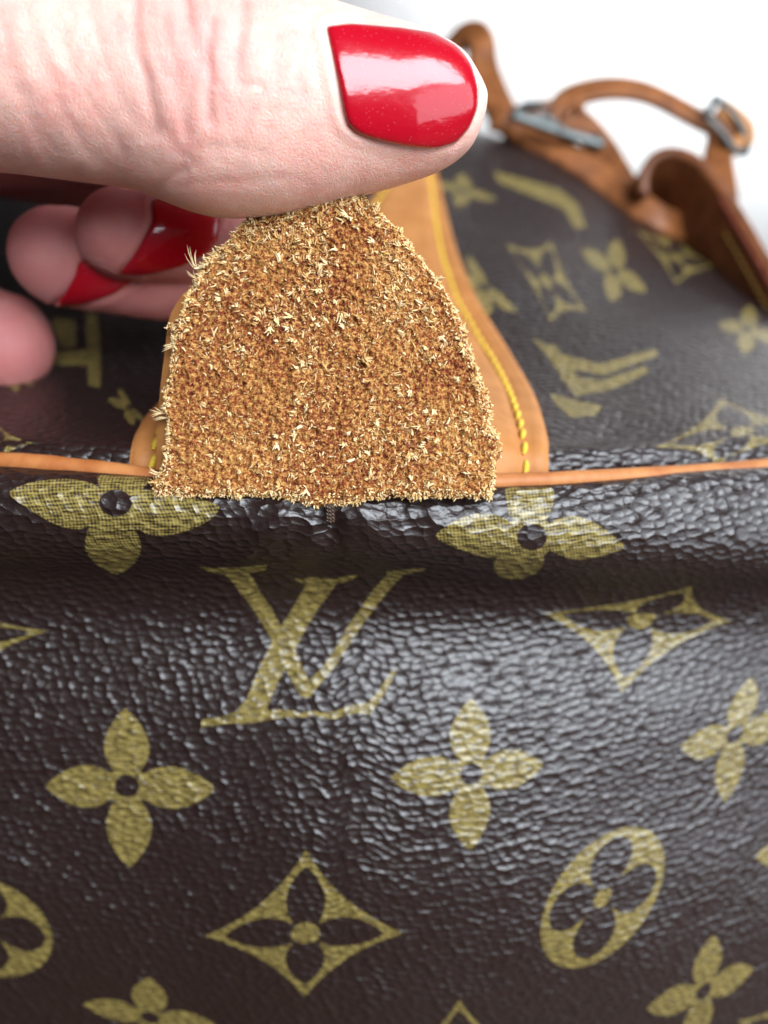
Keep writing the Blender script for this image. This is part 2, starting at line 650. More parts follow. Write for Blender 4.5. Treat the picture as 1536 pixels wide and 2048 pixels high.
def rot4(p):
    out = []
    for k in range(4):
        c, s_ = [(1, 0), (0, 1), (-1, 0), (0, -1)][k]
        out.append(np.stack([p[:, 0] * c - p[:, 1] * s_, p[:, 0] * s_ + p[:, 1] * c], 1))
    return out


def circle(r, n=20):
    a = np.linspace(0, 2 * np.pi, n, endpoint=False)
    return np.stack([r * np.cos(a), r * np.sin(a)], 1)


def m_flower():
    return [('+', p) for p in rot4(petal(0.04, 1.0, 0.265, 0.47, 14, 0.85))] + [('+', circle(0.24)), ('-', circle(0.145))]


def m_diamond():
    pts = []
    t = np.linspace(0, 1, 9)[:-1]
    for k in range(4):
        a = np.array([(1, 0), (0, 1), (-1, 0), (0, -1)][k], float)
        b = np.array([(0, 1), (-1, 0), (0, -1), (1, 0)][k], float)
        c = (a + b) * 0.315
        for q in t:
            pts.append((1 - q) ** 2 * a + 2 * q * (1 - q) * c + q * q * b)
    return [('+', np.array(pts))] + [('-', p) for p in rot4(petal(0.02, 0.80, 0.20, 0.46, 12, 0.8))] + [('-', circle(0.2)), ('+', circle(0.145))]


def m_round():
    pet = petal(0.05, 0.90, 0.35, 0.58, 14, 0.55)
    return [('+', circle(1.0, 40))] + [('-', p) for p in rot4(pet)] + [('-', circle(0.2)), ('+', circle(0.145))]


def place(shape, c, r, l, t, b):
    """map unit motif to pixels by its centre and four tips"""
    c, r, l, t, b = [np.array(v, float) for v in (c, r, l, t, b)]
    out = []
    for sgn, p in shape:
        x, y = p[:, :1], p[:, 1:]
        q = c + np.where(x > 0, x * (r - c), -x * (l - c)) + np.where(y > 0, y * (t - c), -y * (b - c))
        out.append((sgn, q))
    return out


def print_motifs(panel, motifs):
    sd = np.full(panel.px.shape, 9.0)
    flat = panel.UV.reshape(-1, 2)
    for mo in motifs:
        polys = [(sg, np.array([panel.uv_at(*q) for q in p])) for sg, p in mo]
        allp = np.vstack([p for _, p in polys])
        lo, hi = allp.min(0) - 3, allp.max(0) + 3
        k = np.where(((flat > lo) & (flat < hi)).all(1))[0]
        if not len(k):
            continue
        pts = flat[k]
        acc = np.full(len(k), 9.0)
        for sg, p in polys:
            v = poly_sdf(pts, p)
            acc = np.minimum(acc, v) if sg == '+' else np.maximum(acc, -v)
        cur = sd.reshape(-1)
        cur[k] = np.minimum(cur[k], acc)
    return sd


def panel_obj(name, panel, sd):
    nr, nc = panel.px.shape
    F = grid_faces(nr, nc)
    me = mesh_from(name, panel.G, [F])
    set_attr(me, 'uvmm', np.concatenate([panel.UV, np.zeros((nr, nc, 1))], -1), 'FLOAT_VECTOR')
    set_attr(me, 'motif', sd)
    return link(name, me, BAG, M_CANVAS)


# front panel: rolled top edge, hollow below it, then a soft bulge that falls away
cols = [-900, -300, 250, 768, 1250, 1750, 2400]
rows_y = [
    [890, 905, 940, 972, 952, 922, 900],
    [930, 938, 962, 985, 972, 950, 930],
    [985, 990, 1012, 1032, 1030, 1015, 1000],
    [1070, 1075, 1085, 1092, 1104, 1100, 1090],
    [1150, 1152, 1150, 1155, 1175, 1180, 1170],
    [1250, 1250, 1240, 1240, 1255, 1265, 1260],
    [1400, 1400, 1400, 1400, 1410, 1420, 1420],
    [1570, 1570, 1570, 1570, 1570, 1570, 1570],
    [1750] * 7, [1900] * 7, [2080] * 7, [2350] * 7]
rows_d = [
    [104, 103, 102.5, 103, 107.5, 118, 136],
    [100, 99.5, 98.5, 99, 104.5, 115.5, 133],
    [99, 98, 97, 97.5, 103.5, 115, 133],
    [101, 100.5, 99.6, 99.6, 104.6, 115.6, 134.6],
    [108.5, 108, 107.5, 108.3, 114, 125, 144],
    [114, 113.5, 113, 113.6, 119.5, 132, 152],
    [116, 115, 114, 112.6, 118.5, 132.5, 155],
    [119, 117.5, 116, 112.5, 118.5, 134.5, 160],
    [122.5, 121, 118.7, 114.0, 119, 136.5, 166],
    [127.5, 126, 123, 117.5, 122, 141, 172],
    [137, 135.5, 132, 126, 131, 151, 184],
    [160, 159, 155, 149, 155, 177, 211]]
ctrl = np.zeros((len(rows_y), len(cols), 3))
ctrl[..., 0] = cols
ctrl[..., 1] = rows_y
ctrl[..., 2] = rows_d
front_c = P(ctrl[..., 0], ctrl[..., 1], ctrl[..., 2])
foot = front_c[-1].copy()
foot[:, 2] = 0.003
foot[:, 1] += 0.012
front_c = np.concatenate([front_c, foot[None]], 0)


def front_relief(p):
    # puckers where the tab tugs the canvas, and slack waves elsewhere
    x, y = p.px, p.py
    r = np.zeros_like(x)
    pull = np.exp(-((x - 660) / 130) ** 2)
    below = np.exp(-(np.maximum(y - 1030, 0) / 60) ** 2)
    r += 0.6 * pull * below
    r -= 1.3 * np.exp(-((x - 662) / 26) ** 2 - ((y - 1052) / 34) ** 2)
    for cx, sl, am, w in ((560, -0.9, 0.45, 28), (610, -0.5, -0.4, 20), (730, 0.6, 0.4, 24), (800, 1.0, -0.35, 30), (470, -1.4, -0.35, 34), (880, 1.3, 0.3, 34)):
        xx = x - (cx + sl * (y - 1030))
        r += am * np.exp(-(xx / w) ** 2) * np.exp(-((y - 1045) / 45) ** 2)
    q = np.stack([p.UV[..., 0] * 0.035, p.UV[..., 1] * 0.055, np.zeros_like(x)], -1)
    r += 0.9 * fbm(q, 2, 3) * np.clip((y - 1080) / 200, 0, 1)
    q2 = np.stack([p.UV[..., 0] * 0.16, p.UV[..., 1] * 0.26, np.zeros_like(x)], -1)
    r += 0.13 * fbm(q2, 2, 8)
    return r * MM


class FrontPanel(Panel):
    def __init__(s):
        s.build(front_c, 720, 820, front_relief)


FRONT = FrontPanel()
FL, DI, RO = m_flower(), m_diamond(), m_round()
LV = [
    ('+', [(388, 1131), (420, 1136), (500, 1133), (537, 1129), (530, 1140), (497, 1147), (520, 1185), (552, 1235), (585, 1290), (603, 1330), (618, 1362), (640, 1340),
           (680, 1280), (720, 1220), (760, 1165), (775, 1148), (770, 1141), (800, 1140), (852, 1135), (845, 1143), (810, 1148), (785, 1172), (745, 1222), (700, 1288), (655, 1350), (618, 1396), (600, 1392),
           (575, 1345), (548, 1290), (515, 1232), (480, 1185), (447, 1148), (420, 1144)]),
    ('+', [(588, 1157), (640, 1155), (718, 1150), (705, 1160), (672, 1168), (640, 1212), (605, 1270), (582, 1315), (555, 1365), (540, 1402), (532, 1422), (600, 1424), (680, 1418), (735, 1408),
           (755, 1385), (775, 1352), (798, 1330), (785, 1360), (762, 1400), (740, 1430), (650, 1436), (540, 1440), (460, 1447), (400, 1455), (405, 1440), (440, 1434), (470, 1424), (492, 1400), (515, 1345),
           (545, 1282), (580, 1225), (612, 1170), (600, 1165)]),
]
LV = [(a, np.array(b, float)) for a, b in LV]


def ell(cx, cy, rx, ry):
    return circle(1, 20) * np.array([rx, ry]) + np.array([cx, cy])


def poly(*p):
    return smooth_poly(p, 40, True, 2)


FLA = [('+', poly((10, 985), (60, 964), (130, 956), (190, 966), (222, 1000), (198, 1040), (160, 1062), (110, 1050), (60, 1020))),
       ('+', poly((245, 975), (330, 984), (400, 999), (447, 1011), (420, 1042), (370, 1064), (320, 1074), (275, 1062), (245, 1030))),
       ('+', poly((190, 1035), (240, 1025), (272, 1060), (285, 1095), (272, 1126), (235, 1152), (195, 1132), (168, 1100), (174, 1060))),
       ('+', poly((205, 990), (192, 950), (305, 955), (275, 990))), ('+', ell(231, 1010, 52, 40)), ('-', ell(231, 1006, 33, 27))]
FLB = [('+', poly((864, 1073), (910, 1040), (960, 1024), (1012, 1034), (1040, 1070), (1022, 1106), (980, 1117), (920, 1101))),
       ('+', poly((1085, 1062), (1108, 1038), (1150, 1030), (1192, 1045), (1256, 1095), (1200, 1114), (1150, 1122), (1098, 1102))),
       ('+', poly((1018, 1036), (1008, 975), (1109, 975), (1107, 1010), (1092, 1045))),
       ('+', poly((1000, 1105), (1092, 1105), (1082, 1142), (1040, 1160), (1003, 1157), (983, 1135))), ('+', ell(1060, 1074, 50, 44)), ('-', ell(1064, 1074, 30, 27))]


def shifted(mo, dx, dy, k=1.0):
    return [(a, (b - b.mean(0)) * k + b.mean(0) + np.array([dx, dy])) for a, b in mo]


front_motifs = [
    FLA, FLB,
    LV,
    place(DI, (1283, 1236), (1462, 1242), (1085, 1226), (1385, 1172), (1242, 1386)),
    place(FL, (253, 1571), (432, 1577), (90, 1572), (250, 1416), (259, 1736)),
    place(FL, (944, 1549), (1088, 1529), (780, 1556), (942, 1397), (940, 1702)),
    place(FL, (1469, 1468), (1580, 1440), (1360, 1494), (1502, 1354), (1450, 1604)),
    place(DI, (612, 1869), (808, 1866), (408, 1873), (612, 1698), (609, 1995)),
    place(RO, (1205, 1795), (1325, 1759), (1085, 1831), (1237, 1658), (1174, 1932)),
    place(RO, (-30, 1852), (106, 1880), (-166, 1830), (-35, 1755), (-28, 1950)),
    place(FL, (300, 2036), (435, 2052), (165, 2008), (298, 1954), (305, 2110)),
    place(FL, (1408, 1984), (1508, 1938), (1293, 2018), (1426, 1870), (1388, 2094)),
    place(DI, (920, 2110), (1060, 2110), (790, 2110), (918, 1998), (920, 2200)),
    place(DI, (-80, 1268), (98, 1262), (-250, 1270), (-70, 1215), (-70, 1360)),
    place(FL, (1600, 1700), (1680, 1680), (1510, 1714), (1610, 1600), (1590, 1800)),
    shifted(LV, 1090, 455, 0.5),
    place(DI, (1580, 2060), (1660, 2010), (1475, 2042), (1600, 1980), (1560, 2150)),
    place(FL, (-290, 1560), (-130, 1560), (-440, 1560), (-290, 1420), (-290, 1720)),
    place(FL, (1740, 1290), (1850, 1260), (1640, 1310), (1760, 1220), (1720, 1390)),
    place(FL, (-560, 1110), (-400, 1110), (-700, 1110), (-560, 1020), (-560, 1200)),
]
panel_obj('front_panel', FRONT, print_motifs(FRONT, front_motifs))

# top panel: a small roll against the piping, a hollow, then a sagging sheet to the far edge
tcols = [-900, -300, 250, 768, 1000, 1250, 1536, 1800, 2300]
top_y = [
    [905, 915, 950, 985, 968, 955, 940, 925, 905],
    [888, 898, 925, 945, 935, 925, 913, 900, 885],
    [868, 878, 898, 908, 905, 900, 890, 880, 868],
    [846, 856, 872, 876, 872, 872, 866, 860, 850],
    [805, 810, 815, 815, 805, 812, 818, 815, 810],
    [725, 725, 725, 725, 715, 735, 765, 775, 780],
    [625, 625, 625, 620, 610, 650, 715, 745, 760],
    [520, 520, 515, 505, 500, 570, 672, 720, 745],
    [400, 400, 395, 390, 395, 490, 632, 695, 728],
    [290, 285, 280, 280, 295, 420, 600, 675, 715],
    [262, 258, 252, 252, 272, 404, 592, 670, 712],
    [330, 330, 330, 330, 340, 470, 640, 710, 740]]
top_d = [
    [107, 106, 104.5, 105, 107.5, 111, 119.5, 129, 145],
    [106, 105, 103.6, 104.1, 106.7, 110.3, 118.9, 128.4, 144.3],
    [106.8, 105.8, 104.3, 104.8, 107.4, 110.6, 119.2, 128.7, 144.6],
    [110, 109, 107.5, 108, 110.2, 112.6, 121, 130.2, 146],
    [121, 120, 119, 119, 121, 123, 129, 138, 152],
    [138, 137, 136.5, 136, 137, 135.5, 138, 145, 159],
    [153, 152, 151.5, 151, 151, 149, 149, 154, 166],
    [170, 169, 168.5, 168, 167, 164, 160, 163, 174],
    [189, 189, 188, 187, 185, 181, 171, 173, 182],
    [209, 209, 208, 207, 202, 198, 184, 185, 192],
    [218, 218, 217, 216, 211, 207, 193, 193, 199],
    [242, 242, 241, 240, 234, 228, 212, 211, 216]]
tc = np.zeros((len(top_y), len(tcols), 3))
tc[..., 0] = tcols
tc[..., 1] = top_y
tc[..., 2] = top_d
top_c = P(tc[..., 0], tc[..., 1], tc[..., 2])
rear = top_c[-1].copy()
rear[:, 2] = 0.003
rear[:, 1] += 0.02
top_c = np.concatenate([top_c, rear[None]], 0)


def top_relief(p):
    x, y = p.px, p.py
    r = np.zeros_like(x)
    # fold sweeping across the hollow on the right
    ridge = 745 + 0.00025 * (x - 1150) ** 2
    r += 1.2 * np.exp(-((y - (700 - 0.05 * (x - 1300))) / 50) ** 2) * np.exp(-((x - 1380) / 260) ** 2)
    r -= 2.0 * np.exp(-((y - 850 - 0.10 * np.abs(x - 1250)) / 26) ** 2) * np.exp(-((x - 1230) / 160) ** 2)
    q = np.stack([p.UV[..., 0] * 0.03, p.UV[..., 1] * 0.03, np.zeros_like(x)], -1)
    r += 1.6 * fbm(q, 2, 21) * np.clip((900 - y) / 200, 0, 1)
    # cross puckers on the roll next to the piping
    q2 = np.stack([p.UV[..., 0] * 0.55, p.UV[..., 1] * 0.10, np.zeros_like(x)], -1)
    r += 0.28 * fbm(q2, 2, 5) * np.exp(-((y - 905) / 40) ** 2)
    return r * MM


class TopPanel(Panel):
    def __init__(s):
        s.build(top_c, 520, 620, top_relief)


TOP = TopPanel()


def pl(*pts):
    return ('+', np.array(pts, float))


top_motifs = [
    place(FL, (968, 575), (1036, 624), (903, 552), (938, 510), (966, 632)),
    place(DI, (1091, 563), (1174, 624), (1010, 486), (1104, 482), (1102, 646)),
    place(FL, (1228, 542), (1294, 582), (1162, 500), (1238, 478), (1222, 604)),
    place(DI, (1354, 516), (1428, 534), (1272, 460), (1350, 470), (1352, 570)),
    place(FL, (926, 381), (994, 400), (872, 366), (925, 346), (915, 414)),
    [pl((985, 343), (1060, 362), (1120, 380), (1155, 408), (1172, 455), (1150, 456), (1128, 418), (1080, 398), (1000, 366))],
    [pl((1056, 668), (1120, 708), (1200, 728), (1312, 698), (1316, 712), (1205, 750), (1120, 735)),
     pl((1118, 752), (1200, 760), (1290, 732), (1298, 744), (1225, 778), (1150, 792), (1140, 775)),
     pl((1080, 690), (1110, 690), (1165, 765), (1140, 770))],
    place(FL, (1492, 657), (1566, 684), (1436, 648), (1500, 610), (1488, 708)),
    [pl((1098, 786), (1150, 800), (1206, 812), (1190, 832), (1140, 834), (1115, 812))],
    place(DI, (1488, 862), (1640, 858), (1310, 894), (1440, 796), (1430, 930)),
    [pl((170, 625), (196, 625), (200, 775), (176, 770)), pl((105, 702), (196, 700), (196, 732), (108, 730)), pl((103, 637), (150, 640), (150, 695), (120, 692))],
    place(FL, (258, 815), (300, 850), (215, 800), (240, 775), (262, 850)),
    place(DI, (-10, 886), (72, 886), (-100, 886), (0, 854), (0, 918)),
    place(FL, (1640, 780), (1700, 800), (1590, 765), (1650, 750), (1630, 820)),
    place(FL, (20, 740), (70, 770), (-30, 720), (10, 700), (30, 785)),
]
panel_obj('top_panel', TOP, print_motifs(TOP, top_motifs))

# side gussets close the bag at both ends, well outside the frame
for e in (0, -1):
    a = FRONT.G[::12, e]
    b = TOP.G[::12, e][: len(a)]
    edge = np.vstack([a[::-1], b])
    n = len(edge)
    c = edge.mean(0)
    c[2] = 0.08
    V = np.vstack([edge, c])
    j = np.arange(n)
    me = mesh_from('side_panel', V, [np.stack([j, (j + 1) % n, np.full(n, n)], 1)])
    set_attr(me, 'uvmm', np.stack([V[:, 1] / MM, V[:, 2] / MM, V[:, 0] * 0], 1), 'FLOAT_VECTOR')
    set_attr(me, 'motif', np.full(len(V), 9.0))
    link('side_panel', me, BAG, M_CANVAS)

# piping cord in the seam
pc = curve3([(-900, 897, 103), (-300, 906, 102), (0, 922, 101.6), (200, 940, 101.2), (330, 958, 100.8), (660, 975, 101), (1000, 965, 103), (1200, 956, 106), (1400, 944, 111.5), (1536, 933, 115.5), (1800, 915, 126), (2400, 895, 141)], 260)
pp = P(pc[:, 0], pc[:, 1], pc[:, 2])
rad = 1.15 + 0.06 * vnoise(np.stack([pc[:, 0] * 0.02, pc[:, 0] * 0, pc[:, 0] * 0], 1))
link('piping', tube_mesh('piping', pp, rad * MM, 20), BAG, M_PIPE)

# ------------------------------------------------------------------ leather strap on the top panel with yellow stitches
L_EDGE = smooth_poly([(256, 952), (259, 890), (276, 855), (320, 812), (420, 720), (520, 640), (600, 560), (690, 470), (752, 400), (785, 340), (812, 275)], 90)
R_EDGE = smooth_poly([(1097, 962), (1100, 890), (1075, 800), (1022, 710), (964, 620), (927, 540), (903, 470), (885, 400), (872, 340), (868, 275)], 90)
NCS = 64
row_t = np.linspace(0, 1, 90)
SG = np.zeros((90, NCS, 3))
SN = np.zeros((90, NCS, 3))
for i in range(90):
    for j in range(NCS):
        t = j / (NCS - 1)
        q = L_EDGE[i] * (1 - t) + R_EDGE[i] * t
        SG[i, j], SN[i, j] = TOP.pos_at(q[0], q[1])
for _ in range(6):
    SN[1:-1] = 0.25 * SN[:-2] + 0.5 * SN[1:-1] + 0.25 * SN[2:]
    SG[1:-1] = 0.25 * SG[:-2] + 0.5 * SG[1:-1] + 0.25 * SG[2:]
SN = nrm(SN)
tt = np.linspace(0, 1, NCS)
e_ = np.minimum(tt, 1 - tt)
stitch_t = np.interp(row_t, [0, 0.3, 1], [0.062, 0.085, 0.17])


def strap_h(i, t):
    e = np.minimum(t, 1 - t)
    s = stitch_t[i]
    h = 1.5 * np.clip(e / 0.012, 0, 1) ** 0.5
    h = h + 0.9 * np.clip((e - s) / 0.10, 0, 1) ** 0.6 - 0.55 * np.exp(-((e - s) / 0.012) ** 2)
    return h


TG = SG.copy()
for i in range(90):
    TG[i] += (strap_h(i, tt) * MM)[:, None] * SN[i]
UG = SG + 0.1 * MM * SN
loopg = np.concatenate([TG, UG[:, ::-1]], 1)
STRAP = link('leather_strap', mesh_from('leather_strap', loopg, [grid_faces(90, 2 * NCS, close_c=True)]), BAG, M_TAN)


def capsule(name, p, q, r, nup, sag=0.0):
    n = 9
    t = np.linspace(0, 1, n)
    pts = p[None] * (1 - t)[:, None] + q[None] * t[:, None] + nup[None] * (np.sin(np.pi * t) * r * 0.7 - r * 0.25)[:, None]
    rr = r * np.array([0.35, 0.72, 0.92, 1.0, 1.0, 1.0, 0.92, 0.72, 0.35])
    return tube_mesh(name, pts, rr, 8, up=nup)


for side in (0, 1):
    line, nn = [], []
    for i in range(1, 90):
        t = stitch_t[i] if side == 0 else 1 - stitch_t[i]
        j = t * (NCS - 1)
        a = int(j)
        f = j - a
        line.append(TG[i, a] * (1 - f) + TG[i, a + 1] * f)
        nn.append(SN[i, a])
    line, nn = np.array(line), np.array(nn)
    s = np.r_[0, np.cumsum(np.linalg.norm(np.diff(line, axis=0), axis=1))]
    step = 2.75 * MM
    k = 0.0
    while k + step < s[-1]:
        a, b = k + 0.12 * step, k + 0.93 * step
        p = np.array([np.interp(a, s, line[:, c]) for c in range(3)])
        q = np.array([np.interp(b, s, line[:, c]) for c in range(3)])
        nv = nrm(np.array([np.interp(a, s, nn[:, c]) for c in range(3)]))
        sd_ = nrm(np.cross(q - p, nv)) * 0.16 * MM
        link('stitch', capsule('stitch', p + nv * 0.32 * MM - sd_, q + nv * 0.32 * MM + sd_, 0.42 * MM, nv), STRAP, M_THREAD)
        k += step

# ------------------------------------------------------------------ raw suede tab, held upright in front of the strap
TAB_L = smooth_poly([(318, 992), (312, 960), (322, 900), (322, 830), (330, 740), (345, 650), (365, 590), (410, 530), (452, 478), (492, 428), (520, 385), (530, 340)], 300, k=4)
TAB_R = smooth_poly([(990, 996), (1000, 950), (994, 880), (978, 800), (958, 730), (928, 650), (895, 585), (850, 520), (800, 458), (745, 408), (715, 380), (700, 340)], 300, k=4)
NR, NC = 300, 320
ti = np.linspace(0, 1, NR)[:, None]
tj = np.linspace(0, 1, NC)[None, :]
tx = TAB_L[:, None, 0] * (1 - tj) + TAB_R[:, None, 0] * tj
ty = TAB_L[:, None, 1] * (1 - tj) + TAB_R[:, None, 1] * tj
low = np.exp(-((tx - 655) / 70) ** 2) * np.exp(-ti / 0.03)
ty = ty + 20 * low
td = np.interp(ti, [0, 0.1, 0.5, 1], [95.2, 95.2, 94.9, 94.2]) + 1.2 * (2 * tj - 1) ** 2 + 0 * tx
td = td + 0.5 * np.sin(3.2 * tj + 2 * ti)
B = P(tx, ty, td)
BN = grid_normals(B)
if (BN * view_dir(B)).sum(-1).mean() < 0:
    BN = -BN
tabmm = np.stack([tx * 0.0585, -ty * 0.0585, 0 * tx], -1)
bord = np.minimum(np.minimum(tj, 1 - tj) * 12, np.minimum(ti, 1.0) * 12) + 0 * tx
rel = 0.50 * fbm(tabmm * 1.25, 4, 31) + 0.30 * fbm(tabmm * 2.6, 2, 37) + 0.16 * fbm(tabmm * 0.35, 2, 44) + 0.10 * vnoise(tabmm * 5.0, 3)
rag = 0.8 * fbm(tabmm * 0.55 + 9.1, 4, 71) * (1 + 0.8 * (tj < 0.5))
F_ = B + (rel * MM)[..., None] * BN
# ragged outline: push the rim in and out along the sheet
rim = np.clip(1 - bord / 0.45, 0, 1) ** 2
side_dir = nrm(np.gradient(B, axis=1))
F_ = F_ + (np.where(tj < 0.5, -1, 1) * rim * rag * 1.3 * MM)[..., None] * side_dir
F_ = F_ - (0.8 * MM * np.clip(1 - bord / 0.3, 0, 1) ** 2)[..., None] * BN
Bk = B - 2.0 * MM * BN
loopg = np.concatenate([F_, Bk[:, ::-4]], 1)
nl = loopg.shape[1]
V = loopg.reshape(-1, 3)
V = np.vstack([V, V[:nl].mean(0), V[-nl:].mean(0)])
# end strips join the front row to the back row
bot = []
f_n, b_n = NC, nl - NC
me = None
faces = [grid_faces(NR, nl, close_c=True)]
fi_ = np.arange(NC - 1)
bi_ = nl - 1 - np.minimum((fi_ * (b_n - 1)) // (NC - 1), b_n - 1)
bi2 = nl - 1 - np.minimum(((fi_ + 1) * (b_n - 1)) // (NC - 1), b_n - 1)
for base in (0, (NR - 1) * nl):
    faces.append(np.stack([base + fi_, base + bi_, base + fi_ + 1], 1))
    ok = bi_ != bi2
    faces.append(np.stack([base + fi_ + 1, base + bi_, base + bi2], 1)[ok])
V = V[:-2]
me = mesh_from('leather_tab', V, faces)
tm = np.concatenate([tabmm, tabmm[:, ::-4] + 0.3], 1)
set_attr(me, 'tabmm', tm, 'FLOAT_VECTOR')
TAB = link('leather_tab', me, BAG, M_SUEDE, label='frayed tan tab showing its rough suede underside')

# smooth grain side of the tab, a thin skin that shows past the frayed left edge
bk_l = smooth_poly([(312, 940), (314, 850), (322, 760), (330, 700), (336, 640), (352, 605), (392, 560), (450, 500), (505, 440), (535, 360)], 60)
bk_r = smooth_poly([(985, 940), (980, 850), (962, 770), (940, 700), (915, 640), (880, 580), (840, 520), (790, 460), (735, 410), (700, 360)], 60)
tj2 = np.linspace(0, 1, 24)[None, :]
bx = bk_l[:, None, 0] * (1 - tj2) + bk_r[:, None, 0] * tj2
by = bk_l[:, None, 1] * (1 - tj2) + bk_r[:, None, 1] * tj2
bd = np.interp(np.linspace(0, 1, 60)[:, None], [0, 0.5, 1], [98.2, 98.0, 97.4]) + 1.2 * (2 * tj2 - 1) ** 2
B1 = P(bx, by, bd)
B2 = P(bx, by, bd + 0.8)
lp = np.concatenate([B1, B2[:, ::-1]], 1)
link('grain_side', mesh_from('grain_side', lp, [grid_faces(60, 48, close_c=True)]), TAB, M_TAN)

# fibres: single curls and splayed tufts, tens of thousands of blades in one mesh
FV, FT, FF = [], [], []
nv_ = 0


def blade(root, d0, d1, ln, w, tone, nrmv, flat=0.7, blunt=0.12):
    global nv_
    t = np.array([0, 0.4, 0.75, 1.0])
    wid = np.array([0.8, 1.0, 0.7 + 0.3 * blunt, blunt]) * w
    dirs = nrm(d0[None] * (1 - t)[:, None] + d1[None] * t[:, None])
    pts = root[None] + np.r_[np.zeros((1, 3)), np.cumsum(dirs[1:] * (np.diff(t) * ln)[:, None], axis=0)]
    s = nrm(np.cross(d0, nrmv))
    for k in range(4):
        n2 = nrm(np.cross(s, dirs[k]))
        for a in (90, 210, 330):
            a = math.radians(a)
            FV.append(pts[k] + wid[k] * (math.cos(a) * s + flat * math.sin(a) * n2))
            FT.append(tone + 0.10 * t[k])
    for k in range(3):
        for a in range(3):
            FF.append((nv_ + k * 3 + a, nv_ + k * 3 + (a + 1) % 3, nv_ + (k + 1) * 3 + (a + 1) % 3, nv_ + (k + 1) * 3 + a))
    nv_ += 12


XD = nrm(np.gradient(B, axis=1))
YD = nrm(np.gradient(B, axis=0))
rr = np.random.default_rng(11)


def rnd_dir(i, j, lift, bias=None, spread=1.0):
    a = rr.uniform(0, 2 * np.pi)
    v = XD[i, j] * math.cos(a) * spread + YD[i, j] * math.sin(a) * spread + BN[i, j] * lift
    if bias is not None:
        v = v + bias
    return nrm(v)


DENS = fbm(tabmm * 0.22, 3, 91) + 0.15
for _ in range(7500):                       # short nap all over
    i, j = int(rr.integers(0, NR)), int(rr.integers(0, NC))
    if DENS[i, j] < rr.uniform(-0.22, 0.50):
        continue
    root = F_[i, j] - 0.04 * MM * BN[i, j]
    d0 = rnd_dir(i, j, 0.38, rr.choice([-1, 1]) * (0.45 * XD[i, j] + 0.65 * YD[i, j]), 0.8)
    d1 = nrm(d0 + 0.6 * rnd_dir(i, j, 0.2))
    blade(root, d0, d1, (0.2 + 0.55 * rr.random() ** 2) * MM, rr.uniform(0.045, 0.125) * MM, float(np.clip(rr.normal(0.54, 0.25), 0, 0.95)), BN[i, j])
for _ in range(140):                         # splayed tufts
    i, j = int(rr.integers(4, NR)), int(rr.integers(2, NC - 2))
    ax = rnd_dir(i, j, 0.5, 0.7 * YD[i, j] * rr.choice([-1, 1]))
    ln = rr.uniform(0.4, 1.2)
    tone = float(np.clip(rr.normal(0.8, 0.12), 0.45, 1))
    for k in range(int(rr.integers(4, 8))):
        d0 = nrm(ax + 0.15 * rnd_dir(i, j, 0.3))
        d1 = nrm(d0 + 0.8 * rnd_dir(i, j, 0.1))
        root = F_[i, j] + 0.09 * MM * rr.normal(size=3)
        blade(root, d0, d1, ln * rr.uniform(0.6, 1.1) * MM, rr.uniform(0.10, 0.20) * MM, tone + rr.uniform(-0.08, 0.05), BN[i, j], 0.5, 0.4)
for _ in range(1900):                        # flat curled flakes lying in the nap
    i, j = int(rr.integers(3, NR)), int(rr.integers(2, NC - 2))
    if DENS[i, j] + 0.35 * np.exp(-min(j, NC - j) / 30) < rr.uniform(-0.1, 0.45):
        continue
    d0 = rnd_dir(i, j, 0.30, (0.4 * XD[i, j] + 0.6 * YD[i, j]) * rr.choice([-1, 1]), 0.8)
    d1 = nrm(d0 + 1.4 * rnd_dir(i, j, 0.35))
    tone, ln = float(np.clip(rr.normal(0.54, 0.22), 0.1, 0.98)), (0.25 + 0.7 * rr.random() ** 1.5) * MM
    for k in range(int(rr.integers(1, 5))):
        e0 = nrm(d0 + 0.18 * rnd_dir(i, j, 0.2))
        root = F_[i, j] + 0.02 * MM * BN[i, j] + (rr.normal() * XD[i, j] + rr.normal() * YD[i, j]) * 0.10 * MM
        blade(root, e0, nrm(d1 + 0.2 * rnd_dir(i, j, 0.2)), ln * rr.uniform(0.7, 1.1), rr.uniform(0.06, 0.17) * MM, tone + rr.uniform(-0.07, 0.07), BN[i, j], 0.4, 0.6)
for side in (0, 1, 2):                       # frayed rim
    for _ in range((1300, 1000, 900)[side]):
        q = abs(rr.normal(0, 0.018))
        if side == 2:
            i, j = int(min(NR - 1, q * 0.7 * NR)), int(rr.integers(0, NC))
            out = -YD[i, j]
        else:
            i = int(rr.integers(0, NR))
            j = int(np.clip(q * NC, 0, NC - 1))
            if side == 1:
                j = NC - 1 - j
            out = XD[i, j] * (1 if side else -1)
        clump = 0.5 + 0.5 * vnoise(np.array([[i * 0.09, j * 0.09 + side * 31, 0.3]]), 5)[0]
        d0 = rnd_dir(i, j, 0.35, (0.3 + 0.75 * clump) * out, 0.8)
        d1 = nrm(d0 + 0.7 * rnd_dir(i, j, 0.1))
        ln = rr.uniform(0.15, 0.55) * (0.5 + 1.3 * clump ** 2)
        if side == 0 and rr.random() < 0.02:
            ln *= 1.6
        blade(F_[i, j], d0, d1, ln * MM, rr.uniform(0.07, 0.19) * MM, float(np.clip(rr.normal(0.58, 0.22), 0.1, 1)), BN[i, j])
